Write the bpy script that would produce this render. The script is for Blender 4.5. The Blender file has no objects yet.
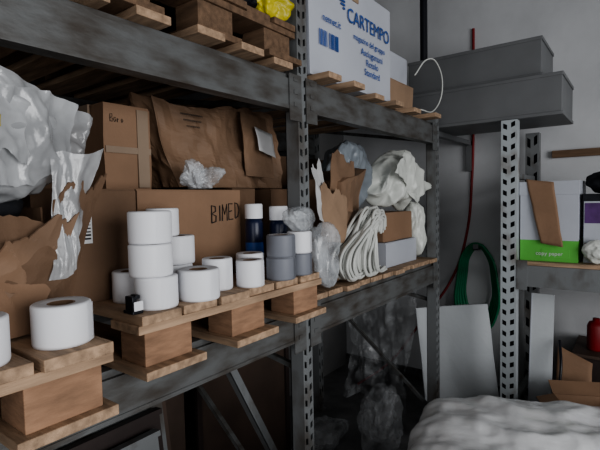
import bpy, bmesh, math, random
from mathutils import Vector, Matrix, noise
random.seed(7)
S=bpy.context.scene
COL=S.collection
# ------------------------------------------------------------------ materials
def M(name,col,rough=.6,metal=0.,var=.15,scale=6,bump=0.,bscale=40,stretch=(1,1,1),col2=None,thr=None,spec=.4,soft=.05):
    m=bpy.data.materials.new(name); m.use_nodes=True; nt=m.node_tree; N=nt.nodes; L=nt.links
    b=N['Principled BSDF']; b.inputs['Roughness'].default_value=rough; b.inputs['Metallic'].default_value=metal
    b.inputs['Specular IOR Level'].default_value=spec
    tc=N.new('ShaderNodeTexCoord'); mp=N.new('ShaderNodeMapping'); mp.inputs['Scale'].default_value=stretch
    L.new(tc.outputs['Object'],mp.inputs['Vector'])
    no=N.new('ShaderNodeTexNoise'); no.inputs['Scale'].default_value=scale; no.inputs['Detail'].default_value=6
    L.new(mp.outputs['Vector'],no.inputs['Vector'])
    cr=N.new('ShaderNodeValToRGB')
    c=Vector(col)
    lo=c*(1-var); hi=c*(1+var)
    if col2: 
        cr.color_ramp.elements[0].position=thr-soft; cr.color_ramp.elements[1].position=thr+soft
        cr.color_ramp.elements[0].color=(*col2,1); cr.color_ramp.elements[1].color=(*c,1)
    else:
        cr.color_ramp.elements[0].position=.3; cr.color_ramp.elements[1].position=.7
        cr.color_ramp.elements[0].color=(*lo,1); cr.color_ramp.elements[1].color=(*hi,1)
    L.new(no.outputs['Fac'],cr.inputs['Fac']); L.new(cr.outputs['Color'],b.inputs['Base Color'])
    if bump:
        n2=N.new('ShaderNodeTexNoise'); n2.inputs['Scale'].default_value=bscale; n2.inputs['Detail'].default_value=4
        L.new(mp.outputs['Vector'],n2.inputs['Vector'])
        bp=N.new('ShaderNodeBump'); bp.inputs['Strength'].default_value=bump; bp.inputs['Distance'].default_value=.01
        L.new(n2.outputs['Fac'],bp.inputs['Height']); L.new(bp.outputs['Normal'],b.inputs['Normal'])
    return m
def film(name,col,clear=.6,rough=.2,scale=9,bump=.4):
    m=M(name,col,rough,0,.15,scale,bump,24,spec=.8); nt=m.node_tree; N=nt.nodes; L=nt.links
    b=N['Principled BSDF']; out=N['Material Output']
    t=N.new('ShaderNodeBsdfTransparent'); mx=N.new('ShaderNodeMixShader')
    tc=N.new('ShaderNodeTexCoord'); no=N.new('ShaderNodeTexNoise'); no.inputs['Scale'].default_value=scale
    no.inputs['Detail'].default_value=5
    L.new(tc.outputs['Object'],no.inputs['Vector'])
    mr=N.new('ShaderNodeMapRange'); mr.inputs['From Min'].default_value=.35; mr.inputs['From Max'].default_value=.65
    mr.inputs['To Min'].default_value=max(0,1-clear-.25); mr.inputs['To Max'].default_value=min(1,1-clear+.25)
    L.new(no.outputs['Fac'],mr.inputs['Value']); L.new(mr.outputs['Result'],mx.inputs['Fac'])
    L.new(t.outputs[0],mx.inputs[1]); L.new(b.outputs[0],mx.inputs[2]); L.new(mx.outputs[0],out.inputs['Surface'])
    return m
m_card=M('cardboard',(.265,.163,.102),.75,0,.12,5,.15,60)
m_cardD=M('cardboard_dark',(.155,.094,.058),.8,0,.15,5,.2,50)
m_cardL=M('cardboard_light',(.31,.21,.14),.8,0,.15,6,.2,50)
m_kraft=M('kraft_paper',(.21,.132,.084),.65,0,.28,5,.35,22)
m_tape=M('packing_tape',(.34,.24,.16),.25,0,.06)
m_tapeC=M('clear_tape',(.31,.235,.175),.2,0,.1)
m_white=M('white_paper',(.80,.81,.84),.55,0,.03,4)
m_white2=M('white_paper_end',(.66,.66,.68),.7,0,.06,40)
m_label=M('white_label',(.6,.6,.6),.5,0,.04)
m_grey=M('grey_paper',(.2,.21,.24),.5,0,.06)
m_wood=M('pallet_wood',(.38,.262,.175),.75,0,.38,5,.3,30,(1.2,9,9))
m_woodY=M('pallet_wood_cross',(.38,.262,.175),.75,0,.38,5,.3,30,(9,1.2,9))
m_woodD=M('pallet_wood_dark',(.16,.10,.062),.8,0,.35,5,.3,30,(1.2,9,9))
m_block=M('pallet_block',(.31,.185,.115),.85,0,.25,14,.25,60,(1,1,4))
m_beam=M('beam_grey_paint',(.135,.140,.140),.5,.15,.2,7,.15,30,(3,1,3),(.065,.056,.048),.46,soft=.14)
m_post=M('post_grey_paint',(.20,.21,.215),.5,.15,.2,9,.1,30,(1,1,.6),(.10,.09,.08),.43,soft=.1)
m_postW=M('post_light_paint',(.46,.50,.52),.45,.1,.2,9,.1,30,(1,1,.6),(.28,.27,.26),.38,soft=.08)
m_duct=M('duct_grey_steel',(.155,.16,.165),.5,.1,.15,3,.05)
m_black=M('black_plastic',(.012,.013,.018),.35)
m_navy=M('navy_plastic',(.012,.018,.05),.3)
m_red=M('red_rubber',(.22,.012,.015),.5)
m_green=M('green_rubber',(.01,.2,.09),.45)
m_grn=M('green_print',(.12,.46,.08),.6,0,.1)
m_blue=M('blue_print',(.03,.09,.32),.5)
m_ink=M('marker_ink',(.01,.01,.012),.6)
m_pur=M('purple_print',(.1,.04,.16),.5,0,.3,20)
m_yel=M('yellow_plastic',(.55,.47,.04),.35,0,.3)
m_foam=M('foam_white',(.58,.61,.63),.7,0,.05,4,.1)
m_boxW=M('white_carton',(.48,.50,.55),.6,0,.06,3)
m_bag=M('white_bag',(.62,.64,.60),.32,0,.1,5,.25,18)
m_bagB=M('bluegrey_bag',(.24,.27,.3),.25,0,.25,5,.3,18)
m_wrap=M('white_wrap',(.86,.87,.88),.22,0,.05,5,.5,9,(1,1.6,1),spec=.7)
m_pipe=M('white_pipe',(.62,.63,.60),.35,0,.08)
m_dark=M('dark_board',(.035,.024,.022),.6,0,.3,3)
m_brownb=M('brown_board',(.07,.047,.036),.7,0,.3,3)
m_clothShade=M('dark_cloth_and_post_shade',(.015,.016,.02),.9,0,.3,15,.3)  # cloth colour, also used as painted shade inside the posts
f_clear=film('clear_film',(.62,.65,.68),.62,.15)
f_thin=film('thin_film',(.60,.62,.64),.76,.18,7)
f_grey=film('grey_film',(.42,.43,.44),.14,.2,6,.25)
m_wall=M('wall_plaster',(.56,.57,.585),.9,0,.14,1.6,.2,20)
m_wallShade=M('wall_left_plaster_shaded',(.19,.19,.19),.9,0,.35,1.6,.2,20)  # under-shelf shade put into the plaster colour
m_ceil=M('ceiling_concrete',(.14,.14,.14),.9,0,.15,2)
m_floor=M('floor_concrete',(.15,.15,.15),.75,0,.45,4,.2,25)
# ------------------------------------------------------------------ mesh builder
def ridg(p,oct=4):
    s=0;a=1;f=1
    for i in range(oct):
        s+=a*(1-2.2*abs(noise.noise(p*f+Vector((i*7.3,i*3.1,0))))); a*=.5; f*=2.1
    return s/1.9-.5
class MB:
    def __init__(s): s.bm=bmesh.new(); s.mats=[]
    def mi(s,m):
        if m not in s.mats: s.mats.append(m)
        return s.mats.index(m)
    def _tag(s,fs,m):
        i=s.mi(m)
        for f in fs: f.material_index=i
    def box(s,lo,hi,m,cuts=0,mat=None):
        lo=Vector(lo);hi=Vector(hi);c=(lo+hi)/2;d=hi-lo
        old=set(s.bm.faces)
        T=Matrix.Translation(c)@Matrix.Diagonal((*d,1))
        if mat: T=mat@T
        r=bmesh.ops.create_cube(s.bm,size=1,matrix=T)
        if cuts:
            es=list({e for v in r['verts'] for e in v.link_edges})
            bmesh.ops.subdivide_edges(s.bm,edges=es,cuts=cuts,use_grid_fill=True)
        s._tag([f for f in s.bm.faces if f not in old],m)
    def lathe(s,prof,m,c=(0,0,0),seg=40,smooth=True,mat=None):
        c=Vector(c); rings=[]
        for p in prof:
            ring=[]
            for i in range(seg):
                a=2*math.pi*i/seg; v=Vector((p[0]*math.cos(a),p[0]*math.sin(a),p[1]))
                if mat: v=mat@v
                ring.append(s.bm.verts.new(c+v))
            rings.append(ring)
        for k in range(len(rings)-1):
            mm=prof[k][2] if len(prof[k])>2 else m
            ii=s.mi(mm)
            for i in range(seg):
                f=s.bm.faces.new((rings[k][i],rings[k][(i+1)%seg],rings[k+1][(i+1)%seg],rings[k+1][i]))
                f.material_index=ii; f.smooth=smooth
        return rings
    def quad(s,vs,m):
        f=s.bm.faces.new([s.bm.verts.new(v) for v in vs]); f.material_index=s.mi(m)
    def crumple(s,amp,fr,seed=0,rid=0,rf=5):
        s.bm.normal_update()
        for v in s.bm.verts:
            q=v.co.copy()
            v.co+=noise.noise_vector(q*fr+Vector((seed,0,seed)))*amp
            if rid: v.co+=v.normal*rid*ridg(q*rf+Vector((seed,1,seed)),3)
    def done(s,name,bevel=0,smooth=False,parent=None,loc=None,rotz=0,solid=0,keep=False):
        bm=s.bm
        bmesh.ops.recalc_face_normals(bm,faces=bm.faces) if not keep else None
        xs=[v.co for v in bm.verts]
        lo=Vector((min(v.x for v in xs),min(v.y for v in xs),min(v.z for v in xs)))
        hi=Vector((max(v.x for v in xs),max(v.y for v in xs),max(v.z for v in xs)))
        o=Vector(((lo.x+hi.x)/2,(lo.y+hi.y)/2,lo.z)) if loc is None else Vector((0,0,0))
        for v in bm.verts: v.co-=o
        me=bpy.data.meshes.new(name); bm.to_mesh(me); bm.free()
        for m in s.mats: me.materials.append(m)
        if smooth:
            for p in me.polygons: p.use_smooth=True
        ob=bpy.data.objects.new(name,me); COL.objects.link(ob)
        ob.location=o if loc is None else Vector(loc)
        ob.rotation_euler=(0,0,rotz)
        if solid:
            md=ob.modifiers.new('s','SOLIDIFY'); md.thickness=solid; md.offset=0
        if bevel:
            md=ob.modifiers.new('b','BEVEL'); md.width=bevel; md.segments=2; md.limit_method='ANGLE'; md.angle_limit=math.radians(40)
        if parent: setp(ob,parent)
        return ob
def setp(ob,p):
    bpy.context.view_layer.update()
    ob.parent=p; ob.matrix_parent_inverse=p.matrix_world.inverted()
def text(name,s,size,loc,mat,rot,parent,shear=0,ext=.0005,sx=1):
    c=bpy.data.curves.new(name,'FONT'); c.body=s; c.size=size; c.extrude=ext; c.shear=shear; c.align_x='CENTER'; c.align_y='CENTER'
    c.materials.append(mat); o=bpy.data.objects.new(name,c); COL.objects.link(o)
    o.location=loc; o.rotation_euler=rot; o.scale=(sx,1,1)
    if parent: setp(o,parent)
    return o
FX=(math.pi/2,0,math.pi/2)
def tube(name,splines,r,mat,parent=None,cyc=False,kind='BEZIER'):
    c=bpy.data.curves.new(name,'CURVE'); c.dimensions='3D'; c.bevel_depth=r; c.bevel_resolution=4; c.resolution_u=10
    o0=Vector(splines[0][0])
    for pts in splines:
        if kind=='POLY':
            sp=c.splines.new('POLY'); sp.points.add(len(pts)-1)
            for b,p in zip(sp.points,pts): b.co=(*(Vector(p)-o0),1)
        else:
            sp=c.splines.new('BEZIER'); sp.bezier_points.add(len(pts)-1); sp.use_cyclic_u=cyc
            for b,p in zip(sp.bezier_points,pts):
                b.co=Vector(p)-o0; b.handle_left_type=b.handle_right_type='AUTO'
    c.materials.append(mat); c.use_fill_caps=True
    o=bpy.data.objects.new(name,c); COL.objects.link(o); o.location=o0
    if parent: setp(o,parent)
    return o
LET={'B':[[(0,0),(0,1),(.5,.95),(.55,.65),(0,.5),(.6,.4),(.55,.05),(0,0)]],'I':[[(.2,0),(.2,1)]],'M':[[(0,0),(.05,1),(.35,.4),(.65,1),(.7,0)]],
'E':[[(.55,1),(0,1),(0,0),(.6,0)],[(0,.5),(.45,.5)]],'D':[[(0,0),(0,1),(.4,.9),(.6,.5),(.4,.1),(0,0)]],'a':[[(.5,.5),(.1,.5),(0,.2),(.2,0),(.5,.2),(.5,.5),(.55,0)]],
'r':[[(0,0),(0,.5)],[(0,.35),(.3,.5)]],'o':[[(.2,0),(0,.25),(.2,.5),(.45,.25),(.2,0)]]}
def hand(txt,x,y,z,h,parent,sp=.75,r=.0019,slope=-.06):
    ss=[]; cy=y
    for ch in txt:
        for st in LET[ch]: ss.append([(x,cy+p[0]*h*.6,z+p[1]*h+slope*(cy-y)+random.uniform(-.002,.002)) for p in st])
        cy+=h*sp*(.35 if ch=='I' else .62)*1.2
    return tube('handwriting',ss,r,m_ink,parent,kind='POLY')
def blob(name,c,h,mat,amp=.04,fr=6,n=3,sub=6,base=None,seed=0,rot=0,fn=None,parent=None,smooth=True,oct=4,an=(1,1,1)):
    bm=bmesh.new(); bmesh.ops.create_icosphere(bm,subdivisions=sub,radius=1)
    c=Vector(c); R=Matrix.Rotation(rot,3,'Z')
    for v in bm.verts:
        d=v.co.normalized()
        k=(abs(d.x)**n+abs(d.y)**n+abs(d.z)**n)**(1/n)
        p=Vector((d.x/k*h[0],d.y/k*h[1],d.z/k*h[2]))
        if fn: p=fn(p)
        q=p+Vector((seed*3.7,seed,seed*1.3)); q=Vector((q.x*an[0],q.y*an[1],q.z*an[2]))
        p=p+d*amp*ridg(q*fr,oct)+noise.noise_vector(q*fr*.6)*amp*.8
        p=R@p+c
        if base is not None and p.z<base: p.z=base+.0005
        v.co=p-c
    me=bpy.data.meshes.new(name); bm.to_mesh(me); bm.free(); me.materials.append(mat)
    for p in me.polygons: p.use_smooth=smooth
    o=bpy.data.objects.new(name,me); COL.objects.link(o); o.location=c
    if parent: setp(o,parent)
    return o
def sheet(name,fn,nu,nv,mat,th=.003,crump=0,fr=8,seed=0,parent=None,smooth=True,top=None,an=(1,1,1),dirv=(1,.3,.2),oct=4):
    bm=bmesh.new(); g=[]
    for i in range(nu+1):
        row=[]
        for j in range(nv+1):
            u=i/nu; v=j/nv
            p=Vector(fn(u,v*(top(u) if top else 1))); q=p+Vector((seed,seed*2,0)); q=Vector((q.x*an[0],q.y*an[1],q.z*an[2]))
            if crump: p+=noise.noise_vector(q*fr)*crump*.7+Vector(dirv)*crump*.8*ridg(q*fr,oct)
            row.append(bm.verts.new(p))
        g.append(row)
    for i in range(nu):
        for j in range(nv):
            bm.faces.new((g[i][j],g[i+1][j],g[i+1][j+1],g[i][j+1]))
    c=sum((v.co for v in bm.verts),Vector())/len(bm.verts)
    for v in bm.verts: v.co-=c
    me=bpy.data.meshes.new(name); bm.to_mesh(me); bm.free(); me.materials.append(mat)
    for p in me.polygons: p.use_smooth=smooth
    o=bpy.data.objects.new(name,me); COL.objects.link(o); o.location=c
    if th:
        md=o.modifiers.new('s','SOLIDIFY'); md.thickness=th
    if parent: setp(o,parent)
    return o
def bil(a,b,c,d):
    a,b,c,d=map(Vector,(a,b,c,d))
    return lambda u,v:(a*(1-u)+b*u)*(1-v)+(d*(1-u)+c*u)*v
# ------------------------------------------------------------------ room
def slab(name,lo,hi,m):
    b=MB(); b.box(lo,hi,m); return b.done(name)
slab('floor',(-2.4,-3,-.1),(3.2,3.9,0),m_floor)
slab('wall_left',(-2.4,-3,0),(-2.25,3.9,3.5),m_wallShade)
slab('wall_back',(-2.25,3.7,0),(3.0,3.9,3.5),m_wall)
slab('ceiling',(-2.4,-3,3.5),(3.2,3.9,3.6),m_ceil)
b=MB(); b.box((3.0,2.2,0),(3.2,3.9,3.5),m_wall); b.box((3.0,-3,0),(3.2,-1.6,3.5),m_wall); b.box((3.0,-1.6,2.9),(3.2,2.2,3.5),m_wall); b.done('wall_right')
slab('baseboard_back',(-2.25,3.68,0),(3,3.7,.1),m_beam)
# ------------------------------------------------------------------ rack parts
def upright(b,x,y,w,dp,z0,z1,ang,m,pitch=.05,hw=.25,hh=.3,skew=.12):
    T=Matrix.Translation((x,y,0))@Matrix.Rotation(ang,4,'Z')
    t=.003
    n=int((z1-z0)/pitch); pz=(z1-z0)/n
    for i in range(n):
        for cx in (-w/4,w/4):
            a0,a1=cx-w/4,cx+w/4; c0,c1=z0+i*pz,z0+(i+1)*pz; cz=(c0+c1)/2
            sg=1 if cx<0 else -1
            H=[(cx-hw*w/2,cz-hh*pz*.7),(cx+hw*w/2,cz-hh*pz*.7-sg*skew*pz),(cx+hw*w/2,cz+hh*pz*.9-sg*skew*pz),(cx-hw*w/2,cz+hh*pz*.9)]
            O=[(a0,c0),(a1,c0),(a1,c1),(a0,c1)]
            for k in range(4):
                k2=(k+1)%4
                b.quad([T@Vector((O[k][0],0,O[k][1])),T@Vector((O[k2][0],0,O[k2][1])),T@Vector((H[k2][0],0,H[k2][1])),T@Vector((H[k][0],0,H[k][1]))],m)
                b.quad([T@Vector((H[k][0],0,H[k][1])),T@Vector((H[k2][0],0,H[k2][1])),T@Vector((H[k2][0],t,H[k2][1])),T@Vector((H[k][0],t,H[k][1]))],m)
    b.box((-w/2,.0005,z0),(-w/2+t,dp,z1),m,mat=T); b.box((w/2-t,.0005,z0),(w/2,dp,z1),m,mat=T)
    b.box((-w/2,dp-t,z0),(-w/2+w*.3,dp,z1),m,mat=T); b.box((w/2-w*.3,dp-t,z0),(w/2,dp,z1),m,mat=T)
    b.box((-w/2+t,dp*.55,z0),(w/2-t,dp*.55+.002,z1),m_clothShade,mat=T)  # dark plate added inside the post, painted shade behind the holes
    b.box((-w/2-.015,-.01,z0),(w/2+.015,dp+.01,z0+.006),m,mat=T)
def beamY(b,x,y0,y1,zt,h,m,th=.045):
    b.box((x-th,y0,zt-h),(x,y1,zt-.018),m); b.box((x-th,y0,zt-.018),(x-.012,y1,zt),m)
    b.box((x,y0,zt-h),(x+.003,y1,zt-h+.012),m)
def plate(b,x,y,zt,h,m):
    b.box((x+.001,y-.035,zt-h-.04),(x+.005,y+.035,zt+.0),m)
    for k in (0,1,2): b.box((x+.005,y-.012,zt-h+.01+k*.045),(x+.008,y+.012,zt-h+.025+k*.045),m)
b=MB()
for yy,zt in ((1.36,2.75),(2.75,2.12),(-.95,2.75)):
    upright(b,-1.0,yy,.06,.06,0,zt,math.pi/2,m_post,pitch=.05)
    upright(b,-1.9,yy,.06,.06,0,zt,math.pi/2,m_post,pitch=.1)
    for z0,z1 in ((.25,.95),(.95,1.1),(1.95,2.1)):
        a=Vector((-1.06,yy,z0)); c=Vector((-1.9,yy,z1)); d=c-a
        R=Matrix.Translation((a+c)/2)@d.to_track_quat('Z','Y').to_matrix().to_4x4()
        b.box((-.010,-.010,-d.length/2),(.010,.010,d.length/2),m_beam,mat=R)
for (y0,y1) in ((-.92,1.328),(1.392,2.718)):
    for x in (-1.0,-1.9):
        beamY(b,x,y0,y1,1.2,.125,m_beam); beamY(b,x,y0,y1,2.05,.125,m_beam)
for yy in (1.31,1.41,2.70):
    for zt in (1.2,2.05): plate(b,-.999,yy,zt,.125,m_beam)
b.done('pallet_rack')
b=MB()
upright(b,-.60,2.80,.085,.07,0,2.03,0,m_postW,pitch=.062,hw=.26,hh=.27,skew=.16)
upright(b,1.3,2.80,.085,.07,0,2.03,0,m_postW,pitch=.062)
upright(b,-.60,3.5,.085,.07,0,2.03,0,m_post,pitch=.124); upright(b,1.3,3.5,.085,.07,0,2.03,0,m_post,pitch=.124)
b.box((-.555,2.80,1.08),(1.255,2.84,1.19),m_post); b.box((-.555,2.80,1.19),(1.255,2.83,1.2),m_post)
b.box((-.555,3.5,1.08),(1.255,3.54,1.2),m_post)
b.box((-.555,2.795,1.06),(-.5,2.80,1.23),m_post)
for z in (.3,1.0,1.7): b.box((-.62,2.87,z),(-.58,3.5,z+.03),m_post)
b.done('shelving_rack')
b=MB()
for i in range(6):
    y=2.81+i*.125; b.box((-.55,y,1.201),(1.25,y+.115,1.222),m_wood)
b.done('shelf_planks')
# ------------------------------------------------------------------ pallets
def pallet(name,xf,y0,y1,z,dep=1.05,jit=.012,bw=.135,blk=m_block,wd=None,wdy=None):
    b=MB(); W=y1-y0; cs=[y0+bw/2+.02,(y0+y1)/2,y1-bw/2-.02]; wd=wd or m_wood; wdy=wdy or m_woodY
    for k,c in enumerate(cs):
        j=random.uniform(-jit,jit)
        b.box((xf-dep+j,c-bw/2-.02,z),(xf+.02+j,c+bw/2+.02,z+.02),wd)
        for xx in (xf-.01,xf-dep/2,xf-dep+.11):
            jj=random.uniform(-.004,.004)
            b.box((xx-.10,c-bw/2+jj,z+.02),(xx,c+bw/2+jj,z+.1),blk)
    for xx in (xf,xf-dep/2+.02,xf-dep+.12):
        b.box((xx-.12,y0,z+.1),(xx-.002,y1,z+.121),wdy)
    n=6; w=W/n
    for i in range(n):
        j=random.uniform(-jit,jit)
        b.box((xf-dep+j,y0+i*w+.006,z+.121),(xf+j,y0+(i+1)*w-.006,z+.143),wd)
    return b.done(name,bevel=.002)
pallet('wooden_pallet',-.79,-.36,.455,1.201)
pallet('wooden_pallet',-.89,.575,1.305,1.201)
def planks(name,ys,x0,x1,z,w,t,jit,m=None):
    b=MB()
    for y in ys: b.box((x0,y,z),(x1+random.uniform(-jit,jit),y+w,z+t),m or m_wood)
    return b.done(name,bevel=.002)
planks('shelf_planks',[-.2+.17*i for i in range(9)],-1.95,-.955,2.051,.10,.022,.02)
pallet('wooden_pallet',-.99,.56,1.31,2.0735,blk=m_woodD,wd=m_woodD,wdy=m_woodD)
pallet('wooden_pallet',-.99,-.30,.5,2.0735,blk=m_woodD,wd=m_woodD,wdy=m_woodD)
planks('shelf_planks',[1.41+.12*i for i in range(11)],-1.95,-1.0,1.201,.108,.023,.012)
planks('shelf_planks',(1.42,1.60,1.85,2.05,2.28,2.5),-1.95,-.94,2.051,.09,.023,.03)
# ------------------------------------------------------------------ rolls
def roll(x,y,z,r,h,m=m_white,name='label_roll'):
    b=MB(); e=.0015; ri=min(.02,r*.42)
    prof=[(ri,0,m_cardD),(ri,h-.002,m_card),(ri+.004,h-.002,m_white2),(r*.6,h-.0015,m_white2),(r-.004,h,m),(r-e*.3,h-.0025,m),(r,h-.006,m),(r,.006,m),(r-e,.0,m_white2),(ri,0,m_card)]
    b.lathe(prof,m)
    a=random.uniform(-.6,.6)
    for k in range(6):
        a0=a+k*.06;a1=a0+.06; q=r+.0006+ .0004*k
        b.quad([(q*math.cos(a0),q*math.sin(a0),.003),(q*math.cos(a1),q*math.sin(a1),.003),(q*math.cos(a1),q*math.sin(a1),h-.003),(q*math.cos(a0),q*math.sin(a0),h-.003)],m)
    return b.done(name,loc=(x,y,z))
Z=1.3445
roll(-.855,.392,Z,.051,.076); roll(-.85,.25,Z,.05,.078)
for k in range(3): roll(-.955+(.004,.0,-.004)[k],.660+(.006,-.004,.0)[k],Z+k*.079,.052,.078)
roll(-1.07,.67,Z,.045,.08)
for k in range(2): roll(-1.065,.81+.01*k,Z+k*.081,.05,.08)
roll(-1.08,.785,Z+.162,.045,.078)
roll(-.933,.785,Z,.055,.08)
roll(-.985,.90,Z,.044,.092)
roll(-.935,.985,Z,.042,.08)
roll(-1.01,1.065,Z,.045,.088)
for k in range(2): roll(-.93,1.125+.003*k,Z+k*.073,.047,.072,m_grey,'grey_ribbon_roll')
for k in range(2): roll(-.932,1.23,Z+k*.075,.042,.074,m_grey if k==0 else m_white,'grey_ribbon_roll' if k==0 else 'label_roll')
blob('clear_plastic_bag',(-.932,1.23,Z+.19),(.048,.05,.045),f_clear,.012,22,2.5,5,base=Z+.15,seed=4)
def bottle(x,y,z,r,h):
    b=MB()
    b.lathe([(0.001,0),(r*.9,0),(r,.004),(r,h*.72),(r*.85,h*.78),(r*.5,h*.82),(r*.5,h*.82)],m_navy)
    b.lathe([(r*.98,h*.79),(r*.98,h*.985),(r*.9,h),(.001,h)],m_white)
    b.lathe([(r*1.005,h*.25),(r*1.005,h*.45)],m_blue)
    b.done('spray_bottle',loc=(x,y,z))
bottle(-1.085,1.17,Z,.032,.245); bottle(-1.03,1.24,Z,.034,.235)
b=MB()
b.box((-.955,.582,Z),(-.925,.594,Z+.04),m_black); b.box((-.958,.578,Z),(-.918,.606,Z+.008),m_black)
b.box((-.952,.594,Z+.032),(-.93,.606,Z+.042),m_black); b.box((-.918,.58,Z+.008),(-.914,.604,Z+.03),m_white)
b.done('tape_dispenser',bevel=.002)
# ------------------------------------------------------------------ cartons
def carton(name,lo,hi,m,rotz=0,tape=m_tape,crump=.006,axis='y',seed=1):
    lo=Vector(lo);hi=Vector(hi); c=Vector(((lo.x+hi.x)/2,(lo.y+hi.y)/2,lo.z)); d=hi-lo
    b=MB(); hx,hy=d.x/2,d.y/2
    b.box((-hx,-hy,0),(hx,hy,d.z-.004),m,cuts=7)
    b.crumple(crump,6,seed)
    for v in b.bm.verts: v.co.z=max(v.co.z,0)
    g=.003
    if axis=='y':
        b.box((-hx+.002,-hy+.002,d.z-.005),(-g,hy-.002,d.z),m); b.box((g,-hy+.002,d.z-.005),(hx-.002,hy-.002,d.z),m)
        b.box((-.025,-hy-.001,d.z),(.025,hy+.001,d.z+.001),tape)
        b.box((-.025,-hy-.007,d.z-.07),(.025,-hy+.0,d.z+.001),tape); b.box((-.025,hy,d.z-.07),(.025,hy+.007,d.z+.001),tape)
    else:
        b.box((-hx+.002,-hy+.002,d.z-.005),(hx-.002,-g,d.z),m); b.box((-hx+.002,g,d.z-.005),(hx-.002,hy-.002,d.z),m)
        b.box((-hx-.001,-.025,d.z),(hx+.001,.025,d.z+.001),tape)
        b.box((hx,-.025,d.z-.07),(hx+.006,.025,d.z+.001),tape); b.box((-hx-.006,-.025,d.z-.07),(-hx,.025,d.z+.001),tape)
    return b.done(name,loc=c,rotz=rotz,bevel=.002)
bx=carton('cardboard_box',(-1.5,.75,Z),(-1.15,1.17,1.64),m_card)
hand('BIMED',-1.1465,1.03,1.53,.055,bx,slope=.1)
carton('cardboard_box',(-1.55,1.19,Z),(-1.21,1.32,1.648),m_cardD,seed=5)
b4=carton('cardboard_box',(-1.5,.46,Z),(-1.13,.735,1.64),m_cardD,seed=9)
b=MB(); b.box((-1.126,.555,1.50),(-1.120,.60,1.60),m_label)
for k in range(9): b.box((-1.120,.560,1.51+k*.009),(-1.1195,.596,1.51+k*.009+random.uniform(.002,.005)),m_ink)
b.done('shipping_label',parent=b4)
b3=carton('cardboard_box',(-1.48,.735,1.643),(-1.28,.895,1.905),m_card,axis='y',tape=m_tapeC,seed=3)
b=MB(); b.box((-1.279,.845,1.65),(-1.2745,.885,1.895),m_tapeC); b.box((-1.279,.737,1.755),(-1.275,.893,1.775),m_tapeC); b.done('tape_strip',parent=b3)
hand('Baro',-1.2765,.755,1.85,.022,b3,r=.0008)
carton('cardboard_box',(-1.95,.3,Z),(-1.62,.8,1.84),m_cardD,seed=12)
carton('cardboard_box',(-1.95,.85,Z),(-1.62,1.3,1.86),m_cardD,seed=13)
def crushed(name,lo,hi,m,amp,fr,rid,rf,T=None,taper=None,cuts=22,seed=0,base=None,bevel=0):
    b=MB(); lo=Vector(lo);hi=Vector(hi);c=(lo+hi)/2
    b.box(lo,hi,m,cuts=cuts); b.crumple(amp,fr,seed,rid,rf)
    for v in b.bm.verts:
        p=v.co-c; t=p.z/(hi.z-lo.z)
        if taper: p=taper(p,t)
        v.co=p+c
    if T: bmesh.ops.transform(b.bm,matrix=T,verts=b.bm.verts)
    if base is not None:
        for v in b.bm.verts: v.co.z=max(v.co.z,base)
    return b.done(name,smooth=False)
def tp(p,t):
    p.y+=-.06*t*(1 if p.y<0 else .2); p.x-=.05*(t+.5)
    p.z+=.025*math.sin(p.y*9)*(t+.5)
    return p
ks=crushed('crushed_kraft_carton',(-1.56,.945,1.652),(-1.25,1.54,1.965),m_kraft,.024,4,.045,4.5,taper=tp,seed=2,base=1.652,cuts=30)
sheet('loose_flap',bil((-1.24,1.30,1.70),(-1.22,1.44,1.69),(-1.275,1.47,1.95),(-1.275,1.31,1.955)),14,16,m_kraft,.003,.012,7,2,parent=ks,smooth=False)
sheet('paper_label',bil((-1.212,1.35,1.80),(-1.21,1.45,1.775),(-1.235,1.455,1.875),(-1.237,1.355,1.90)),6,6,m_label,.001,.004,14,parent=ks)
for k in range(3):
    text('printed_text_%d'%k,'mmmmmmmmmmmm'[:10-k*2],.013,(-1.256,1.05+k*.003,1.905-k*.02),m_ink,FX,ks)
carton('cardboard_box',(-1.6,1.42,1.2255),(-1.22,1.60,1.648),m_cardD,seed=15)
blob('clear_plastic_bag',(-1.185,1.03,1.685),(.045,.095,.055),f_clear,.05,9,2.2,6,base=1.645,seed=8)
# left torn cardboard & big plastic
b=MB()
b.box((-1.45,-.05,Z),(-1.02,.44,Z+.004),m_cardD)
for lo,hi in (((-1.45,-.05,Z),(-1.446,.44,1.6)),((-1.024,-.05,Z),(-1.02,.44,1.52)),((-1.45,-.05,Z),(-1.02,-.046,1.58)),((-1.45,.436,Z),(-1.02,.44,1.6))): b.box(lo,hi,m_cardD,cuts=5)
b.crumple(.012,7,3)
for v in b.bm.verts: v.co.z=max(v.co.z,Z)
tb=b.done('torn_cardboard_box')
def jag(k,a=.13):
    def f(u):
        q=Vector((u*3+k*5.1,k,.3))
        return .86+a*noise.noise(q)*1.6+.05*noise.noise(q*5)+.02*noise.noise(q*13)
    return f
for k,(q,mt,cr,jg) in enumerate([
   (((-.915,.25,1.35),(-.945,.38,1.35),(-.985,.46,1.48),(-.95,.20,1.57)),m_card,.012,.13),
   (((-.985,.40,1.36),(-1.05,.50,1.38),(-.985,.585,1.71),(-.945,.45,1.66)),m_cardD,.02,.13),
   (((-.975,.10,1.42),(-.985,.46,1.38),(-.965,.44,1.60),(-.94,.12,1.64)),m_cardD,.03,.16),
   (((-.955,.30,1.44),(-.985,.42,1.42),(-.95,.50,1.62),(-.93,.36,1.57)),m_kraft,.025,.2),
   (((-.93,.10,1.36),(-.94,.28,1.36),(-.955,.38,1.45),(-.935,.08,1.53)),m_kraft,.016,.13)]):
    sheet('torn_flap_%d'%k,bil(*q),44,24,mt,.004,cr,7,k*3,parent=tb,top=jag(k,jg),smooth=False,oct=2)
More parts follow.
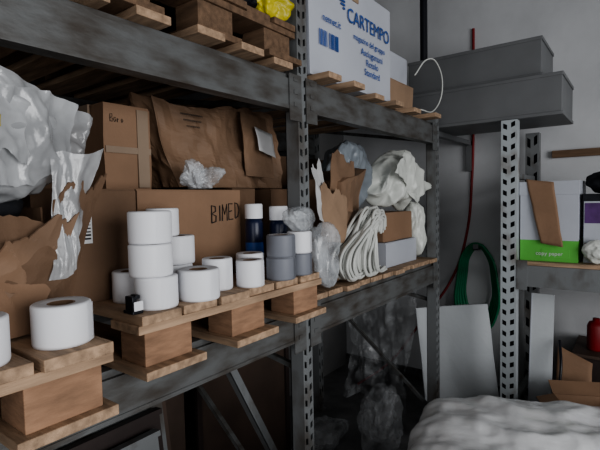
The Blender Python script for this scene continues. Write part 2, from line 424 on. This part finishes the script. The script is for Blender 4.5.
sp=blob('crumpled_plastic_sheeting',(-1.12,.30,1.735),(.16,.20,.10),f_grey,.06,4,2.6,6,seed=3,oct=3,an=(1,.7,1.5))
sheet('draped_film',bil((-.935,.16,1.87),(-1.0,.52,1.815),(-.985,.47,1.64),(-.925,.14,1.60)),60,50,f_grey,0,.055,5,5,parent=sp,an=(1,1.4,.8),top=jag(3,.18),oct=3)
sheet('draped_film',bil((-.95,.30,1.86),(-1.02,.57,1.80),(-.99,.52,1.68),(-.94,.34,1.66)),50,40,f_grey,0,.05,6,15,parent=sp,an=(1,1.2,1.2),top=jag(8,.2),oct=3)
sheet('hanging_film',bil((-.960,.41,1.45),(-.98,.48,1.46),(-.975,.56,1.72),(-.95,.44,1.70)),30,40,f_grey,0,.03,8,9,parent=sp,an=(1,1.8,.5))
blob('contents_lump',(-1.18,.27,1.60),(.16,.17,.06),m_clothShade,.02,8,2.5,5,seed=9,parent=tb)
sheet('yellow_strip',bil((-.905,.27,1.735),(-.91,.33,1.745),(-.92,.335,1.765),(-.91,.27,1.775)),8,6,m_yel,.002,.006,12,1,parent=sp)
# ------------------------------------------------------------------ second bay contents
ZB=1.2255
T=Matrix.Translation((-1.2,1.75,ZB))@Matrix.Rotation(math.radians(-9),4,'X')@Matrix.Rotation(math.radians(12),4,'Z')
def tp2(p,t): p.y*=1+.12*t; p.z+=.05*(p.y/.14)*(t+.5); return p
ks=crushed('torn_kraft_carton',(-.12,-.12,0),(.12,.17,.50),m_kraft,.02,5,.02,5,T=T,taper=tp2,seed=5,base=ZB)
sheet('white_sheet',bil((-1.03,1.50,1.52),(-1.06,1.60,1.50),(-1.09,1.60,1.80),(-1.04,1.47,1.74)),30,24,m_label,.002,.02,6,8,parent=ks,top=jag(2),smooth=False,oct=2)
sheet('torn_flap',bil((-1.05,1.56,1.42),(-1.05,1.72,1.40),(-1.05,1.76,1.66),(-1.04,1.52,1.70)),30,24,m_cardL,.003,.015,6,12,parent=ks,top=jag(5),smooth=False,oct=2)
sheet('torn_flap',bil((-1.08,1.64,1.56),(-1.08,1.86,1.54),(-1.10,1.90,1.82),(-1.06,1.66,1.84)),30,24,m_kraft,.003,.015,6,14,parent=ks,top=jag(1),smooth=False,oct=2)
blob('clear_plastic_bag',(-1.02,1.52,1.38),(.03,.08,.12),f_clear,.03,9,2.4,5,seed=18,base=ZB,an=(1,1.5,.6))
sps=[]
for k in range(60):
    t=random.random(); x=-.995-.09*random.random()
    yb=1.64+.30*t; zb=ZB+.012+.02*random.random()
    yt=1.90+.11*random.random()+.04*t; zt=1.49+.07*random.random()
    out=.08*(1-t*.5)*random.uniform(.8,1.2)
    sps.append([(x-.01,yt+.05,zt-.06),(x,yt+.02,zt-.005),(x+.005,yt-.04,zt-.02),(x+.01,(yt*.45+yb*.55)-out*.55,zb+.17),(x+.012,yb-out*.25,zb+.075),
                (x+.008,yb+.01,zb+.018),(x,yb+.05,zb),(x-.005,yb+.12,zb+.01*random.random())])
tube('white_hose_bundle',sps,.0068,m_pipe)
carton('white_carton_box',(-1.45,2.17,ZB),(-1.07,2.58,1.36),m_boxW,seed=21,crump=.004)
carton('cardboard_box',(-1.4,2.18,1.362),(-1.09,2.56,1.52),m_card,seed=22)
blob('blue_grey_plastic_bag',(-1.33,2.14,1.72),(.14,.17,.17),m_bagB,.08,4,2.3,6,seed=23,base=1.5235,an=(1,1.6,.7),oct=3)
def wb(p):
    p.z+=.15*p.y; return p
wg=blob('white_plastic_bag',(-1.15,2.46,1.70),(.10,.22,.14),m_bag,.09,4,2.2,6,seed=28,base=1.5235,fn=wb,oct=3,an=(1,1.7,.7))
sheet('bag_fold',bil((-1.02,2.20,1.74),(-1.03,2.50,1.57),(-1.03,2.70,1.68),(-1.05,2.36,1.86)),30,30,m_bag,.002,.045,5,4,parent=wg,an=(1,1.8,.6),oct=3)
blob('white_plastic_bag',(-1.1,2.635,1.40),(.07,.045,.17),m_bag,.03,8,2.5,5,seed=31,base=ZB,an=(1,1.7,.5))
carton('cardboard_box',(-1.95,1.7,ZB),(-1.62,2.6,1.85),m_cardD,seed=24)
carton('cardboard_box',(-1.55,1.95,ZB),(-1.47,2.6,1.62),m_cardD,seed=25)
# ------------------------------------------------------------------ upper level
ZU=2.0755
wbx=carton('white_carton_box',(-1.45,1.41,ZU),(-1.0,2.10,2.52),m_boxW,seed=30,crump=.004,axis='x')
text('printed_name','CARTEMPO',.085,(-.9935,1.88,2.375),m_blue,FX,wbx,.0,.0006,.9)
text('printed_line','magazine del gruppo',.036,(-.9935,1.88,2.30),m_blue,FX,wbx)
text('printed_text','Asciugamani\nRotolo\nStandard',.042,(-.9935,1.90,2.21),m_blue,FX,wbx)
b=MB()
for k in range(14): 
    if k!=6: b.box((-.995,1.47+k*.01,2.20),(-.9935,1.47+k*.01+random.uniform(.003,.007),2.26),m_blue)
for k in range(4):
    b.box((-.995,1.60+k*.016,2.43-k*.014),(-.9935,1.665,2.438-k*.014),m_blue)
b.done('printed_barcode',parent=wbx)
text('printed_site','netnet.it',.04,(-.9935,1.56,2.31),m_blue,FX,wbx)
carton('cardboard_box',(-1.4,2.17,ZU),(-1.05,2.50,2.23),m_cardL,seed=33)
carton('white_carton_box',(-1.4,2.2,2.233),(-1.08,2.48,2.39),m_boxW,seed=34,crump=.004)
carton('cardboard_box',(-1.45,1.0,2.219),(-1.1,1.29,2.46),m_boxW,seed=35)
carton('cardboard_box',(-1.6,.6,2.219),(-1.15,.95,2.6),m_cardD,seed=36)
blob('yellow_plastic_bag',(-1.04,1.24,2.275),(.045,.075,.045),m_yel,.045,10,2.2,5,base=2.219,seed=40)
blob('black_garbage_bag',(-1.035,1.05,2.25),(.04,.08,.03),m_black,.02,14,2.2,5,base=2.219,seed=41)
tube('white_cable',[[(-.98,2.36,2.26),(-.95,2.46,2.36),(-.94,2.60,2.36),(-.95,2.70,2.24),(-.97,2.64,2.12),(-.98,2.42,2.085)]],.0038,m_pipe)
# ------------------------------------------------------------------ ducts
def duct(lo,hi,nm='steel_duct_section'):
    b=MB(); b.box(lo,hi,m_duct)
    l=Vector(lo);h=Vector(hi)
    b.box((l.x-.003,l.y-.006,l.z),(h.x+.003,l.y,l.z+.02),m_duct); b.box((l.x-.003,l.y-.006,h.z-.02),(h.x+.003,l.y,h.z),m_duct)
    b.box((h.x,l.y-.006,l.z),(h.x+.006,h.y,l.z+.02),m_duct); b.box((h.x,l.y-.006,h.z-.02),(h.x+.006,h.y,h.z),m_duct)
    return b.done(nm,bevel=.003)
duct((-1.2,2.83,2.035),(-.34,3.3,2.265)); duct((-1.24,2.88,2.268),(-.45,3.3,2.49))
b=MB(); b.lathe([(.025,2.495),(.025,3.5)],m_black,c=(-1.2,3.05,0)); b.lathe([(.04,2.495),(.04,2.52)],m_black,c=(-1.2,3.05,0)); b.done('drain_pipe')
b=MB(); b.box((-1.1,2.86,2.0),(-1.06,3.69,2.034),m_duct); b.box((-1.1,3.66,1.8),(-1.06,3.7,2.034),m_duct); b.done('wall_bracket')
# ------------------------------------------------------------------ right shelf contents
ZR=1.2225
b=MB()
b.box((-.55,2.86,ZR),(-.26,3.2,ZR+.12),m_grn); b.box((-.55,2.86,ZR+.12),(-.26,3.2,1.66),m_boxW)
b.box((-.555,2.855,1.60),(-.255,3.205,1.675),m_boxW); b.box((-.44,2.858,ZR+.02),(-.30,2.86,ZR+.07),m_grn)
pb=b.done('paper_ream_box',bevel=.003)
text('printed_text','copy paper',.03,(-.40,2.8575,ZR+.045),m_label,(math.pi/2,0,0),pb)
sheet('cardboard_offcut',bil((-.44,2.835,1.33),(-.33,2.83,1.31),(-.38,2.85,1.67),(-.52,2.85,1.69)),10,16,m_card,.004,.006,6,parent=pb)
b=MB(); b.box((-.24,2.9,ZR),(.05,3.2,1.56),m_boxW); b.box((-.235,2.897,1.44),(.045,2.9,1.55),m_pur); b.box((-.235,2.897,1.26),(.045,2.9,1.33),m_red); b.box((-.245,2.895,1.56),(.055,3.205,1.6),m_clothShade)
b.done('printed_carton_box',bevel=.003)
blob('dark_cloth_pile',(-.1,3.05,1.66),(.15,.12,.065),m_clothShade,.03,8,2.3,5,base=1.6015,seed=44)
blob('white_plastic_bag',(-.17,2.85,1.29),(.07,.035,.055),m_bag,.02,14,2.3,5,base=ZR,seed=45)
slab('trim_1',(-.5,3.66,1.86),(2.9,3.70,1.91),m_woodD)
# ------------------------------------------------------------------ hoses on wall
tube('red_hose',[[(-1.05,3.685,2.9),(-1.05,3.685,2.1),(-1.06,3.685,1.75),(-1.10,3.68,1.3),(-1.2,3.65,.95),(-1.4,3.5,.6),(-1.62,3.35,.25),(-1.9,3.3,.012)]],.010,m_red)
sps=[]
for k in range(5):
    w=.10+.012*k; y=3.66-.014*k
    sps.append([(-1.0-w,y,.78-.03*k),(-1.0-w*.97,y,.98),(-1.0-w*.6,y-.005,1.15+.005*k),(-1.0,y-.01,1.20+.008*k),(-1.0+w*.6,y-.005,1.14+.005*k),(-1.0+w,y,.96),(-1.0+w,y,.78-.02*k),(-1.0+w*.3,y,.66-.03*k),(-1.0-w*.5,y,.67-.03*k)])
gh=tube('green_hose_coil',sps,.011,m_green,cyc=True)
tube('hose_tail',[[(-1.0,3.62,.66),(-.95,3.6,.45),(-.97,3.6,.15),(-.9,3.55,.012)]],.011,m_green,gh)
b=MB(); b.box((-1.02,3.57,1.185),(-.98,3.70,1.192),m_post); b.box((-1.02,3.57,1.185),(-.98,3.576,1.23),m_post); b.done('hook',parent=gh)
# ------------------------------------------------------------------ under shelf
b=MB()
T=Matrix.Translation((-.87,3.02,0))@Matrix.Rotation(math.radians(26),4,'Z')@Matrix.Rotation(math.radians(-10),4,'X')@Matrix.Rotation(math.radians(-5),4,'Y')
b.box((-.28,-.025,.03),(.20,.025,.86),m_foam,cuts=4,mat=T); b.crumple(.006,5)
for v in b.bm.verts: v.co.z=max(v.co.z,.001)
b.done('foam_panel',bevel=.006)
sheet('hanging_plastic_film',bil((-1.75,2.86,.15),(-1.3,2.84,.1),(-1.20,2.88,1.02),(-1.7,2.9,1.06)),60,80,f_thin,0,.09,4,2,an=(1.8,1,.6),dirv=(.2,1,.1))
blob('clear_plastic_bag',(-1.28,2.5,.22),(.13,.14,.20),f_thin,.09,5,2.3,6,base=.002,seed=50,oct=4,an=(1.3,1.3,.6))
blob('clear_plastic_bag',(-1.62,2.35,.07),(.13,.22,.07),f_thin,.05,7,2.3,5,base=.002,seed=51,oct=4)
def lbar(name,a,c,w,m,th=.02):
    a=Vector(a);c=Vector(c);d=c-a
    R=Matrix.Translation((a+c)/2)@d.to_track_quat('Z','Y').to_matrix().to_4x4()
    b=MB(); b.box((-w/2,-th/2,-d.length/2),(-w/2+.004,th/2+w*.5,d.length/2),m,mat=R); b.box((-w/2,-th/2,-d.length/2),(w/2,-th/2+.004,d.length/2),m,mat=R)
    return b.done(name)
lbar('steel_angle_bar',(-1.28,1.14,1.07),(-1.28,1.70,.02),.032,m_post)
b=MB(); b.box((-1.75,1.42,.002),(-1.72,2.1,.98),m_brownb); b.box((-1.72,1.40,.96),(-1.71,2.12,.99),m_dark); b.box((-1.72,1.40,.002),(-1.705,1.43,.96),m_dark); b.box((-1.72,2.09,.002),(-1.705,2.12,.96),m_dark); b.done('framed_board')
b=MB(); b.box((-1.72,.92,.002),(-1.69,1.31,.9),m_brownb); b.box((-1.69,.92,.88),(-1.68,1.31,.91),m_dark); b.box((-1.69,.92,.002),(-1.68,.95,.88),m_dark); b.done('framed_board')
b=MB()
for k in range(4):
    T=Matrix.Translation((-1.35-.05*k,.72+.05*k,0))@Matrix.Rotation(math.radians(-8),4,'Y')
    mm=(m_post,m_dark,m_post,m_brownb)[k]
    b.box((-.01,-.35,0.01),(.01,.27,.75+.05*k),mm,mat=T)
    b.box((.01,-.35,.73+.05*k),(.03,.27,.75+.05*k),mm,mat=T)
b.done('steel_panel_stack')
carton('cardboard_box',(-2.15,.2,.001),(-1.78,1.0,.8),m_cardD,seed=60)
carton('cardboard_box',(-1.6,-.1,.001),(-1.15,.33,.75),m_cardD,seed=61)
# wrapped load bottom right
b=MB()
b.box((-.54,-.54,.145),(.54,.54,.64),m_boxW,cuts=3)
for c in (-.45,0,.45):
    b.box((c-.07,-.56,0.001),(c+.07,.56,.022),m_wood)
    for yy in (-.55,-.05,.45): b.box((c-.07,yy,.022),(c+.07,yy+.1,.1),m_block)
for k in range(8): b.box((-.56,-.56+k*.141,.1),(.56,-.56+k*.141+.12,.144),m_wood)
T=Matrix.Translation((-.03,1.52,0))@Matrix.Rotation(math.radians(18),4,'Z')
bmesh.ops.transform(b.bm,matrix=T,verts=b.bm.verts)
wl=b.done('wrapped_pallet_load')
blob('plastic_wrap',(-.03,1.52,.445),(.60,.60,.325),m_wrap,.032,3.2,9,7,base=.12,seed=75,rot=math.radians(18),oct=4,parent=wl,an=(1,1.2,1))
# right lower items
b=MB(); T=Matrix.Translation((-.45,2.95,0))@Matrix.Rotation(math.radians(-8),4,'X')
b.box((-.07,-.01,.01),(.05,.01,1.0),m_foam,mat=T); b.box((-.075,-.014,.01),(-.07,.014,1.0),m_boxW,mat=T); b.done('white_board')
def openbox(name,c,w,d,h,ang,m):
    b=MB(); T=Matrix.Translation(c)@Matrix.Rotation(ang,4,'Z')
    t=.005
    b.box((-w/2,-d/2,0),(w/2,d/2,t),m,mat=T)
    for lo,hi in (((-w/2,-d/2,0),(-w/2+t,d/2,h)),((w/2-t,-d/2,0),(w/2,d/2,h)),((-w/2,-d/2,0),(w/2,-d/2+t,h)),((-w/2,d/2-t,0),(w/2,d/2,h))): b.box(lo,hi,m,mat=T)
    for s,ax in ((-1,'x'),(1,'x'),(-1,'y'),(1,'y')):
        if ax=='x':
            F=T@Matrix.Translation((s*w/2,0,h))@Matrix.Rotation(s*math.radians(105),4,'Y'); b.box((-.002,-d/2,0),(.002,d/2,w*.3),m,mat=F)
        else:
            F=T@Matrix.Translation((0,s*d/2,h))@Matrix.Rotation(-s*math.radians(60),4,'X'); b.box((-w/2,-.002,0),(w/2,.002,d*.35),m,mat=F)
    return b.done(name)
openbox('open_cardboard_box',(-.17,2.72,.001),.30,.26,.50,.45,m_card)
openbox('open_cardboard_box',(.36,2.65,.001),.36,.3,.5,-.2,m_cardL)
sheet('cardboard_offcut',bil((-.38,2.93,.002),(-.2,2.93,.002),(-.20,3.1,.60),(-.38,3.1,.68)),8,12,m_card,.004,.008,5,3)
b=MB(); b.box((-.3,3.2,0.001),(.5,3.6,.60),m_dark); b.box((-.32,3.18,.60),(.52,3.62,.62),m_brownb); b.done('storage_crate',bevel=.004)
b=MB(); b.lathe([(.001,0),(.045,0),(.05,.01),(.05,.15),(.04,.175),(.02,.18),(.02,.2),(.001,.2)],m_red); b.done('red_canister',loc=(-.2,3.33,.6205))
tube('black_cable',[[(-.36,3.0,.74),(-.34,2.9,.6),(-.37,2.88,.3),(-.33,2.9,.05),(-.25,2.9,.012)]],.008,m_black)
# ------------------------------------------------------------------ lights / world
w=bpy.data.worlds.new('World'); S.world=w; w.use_nodes=True
bg=w.node_tree.nodes['Background']; bg.inputs[0].default_value=(.9,.95,1,1); bg.inputs[1].default_value=.19
def area(name,loc,target,sx,sy,e,col):
    l=bpy.data.lights.new(name,'AREA'); l.shape='RECTANGLE'; l.size=sx; l.size_y=sy; l.energy=e; l.color=col
    o=bpy.data.objects.new(name,l); COL.objects.link(o); o.location=loc
    o.rotation_euler=(Vector(target)-Vector(loc)).to_track_quat('-Z','Y').to_euler()
area('doorway_daylight',(2.85,.3,1.7),(-1,1.1,.9),2.6,2.0,100,(.99,.99,1))
area('entrance_daylight',(.9,-2.6,1.9),(-.8,1.6,1.2),2.0,1.8,24,(.99,.99,1))
# ------------------------------------------------------------------ camera
cam=bpy.data.cameras.new('camera'); cam.lens=27; cam.sensor_width=36; cam.clip_start=.01
co=bpy.data.objects.new('camera',cam); COL.objects.link(co)
R=Matrix.Rotation(math.radians(37),4,'Z')@Matrix.Rotation(math.radians(90-3.2),4,'X')@Matrix.Rotation(math.radians(-1.2),4,'Z')
co.matrix_world=Matrix.Translation((0,0,1.6))@R
S.camera=co
S.view_settings.view_transform='AgX'
S.view_settings.look='AgX - Medium High Contrast'
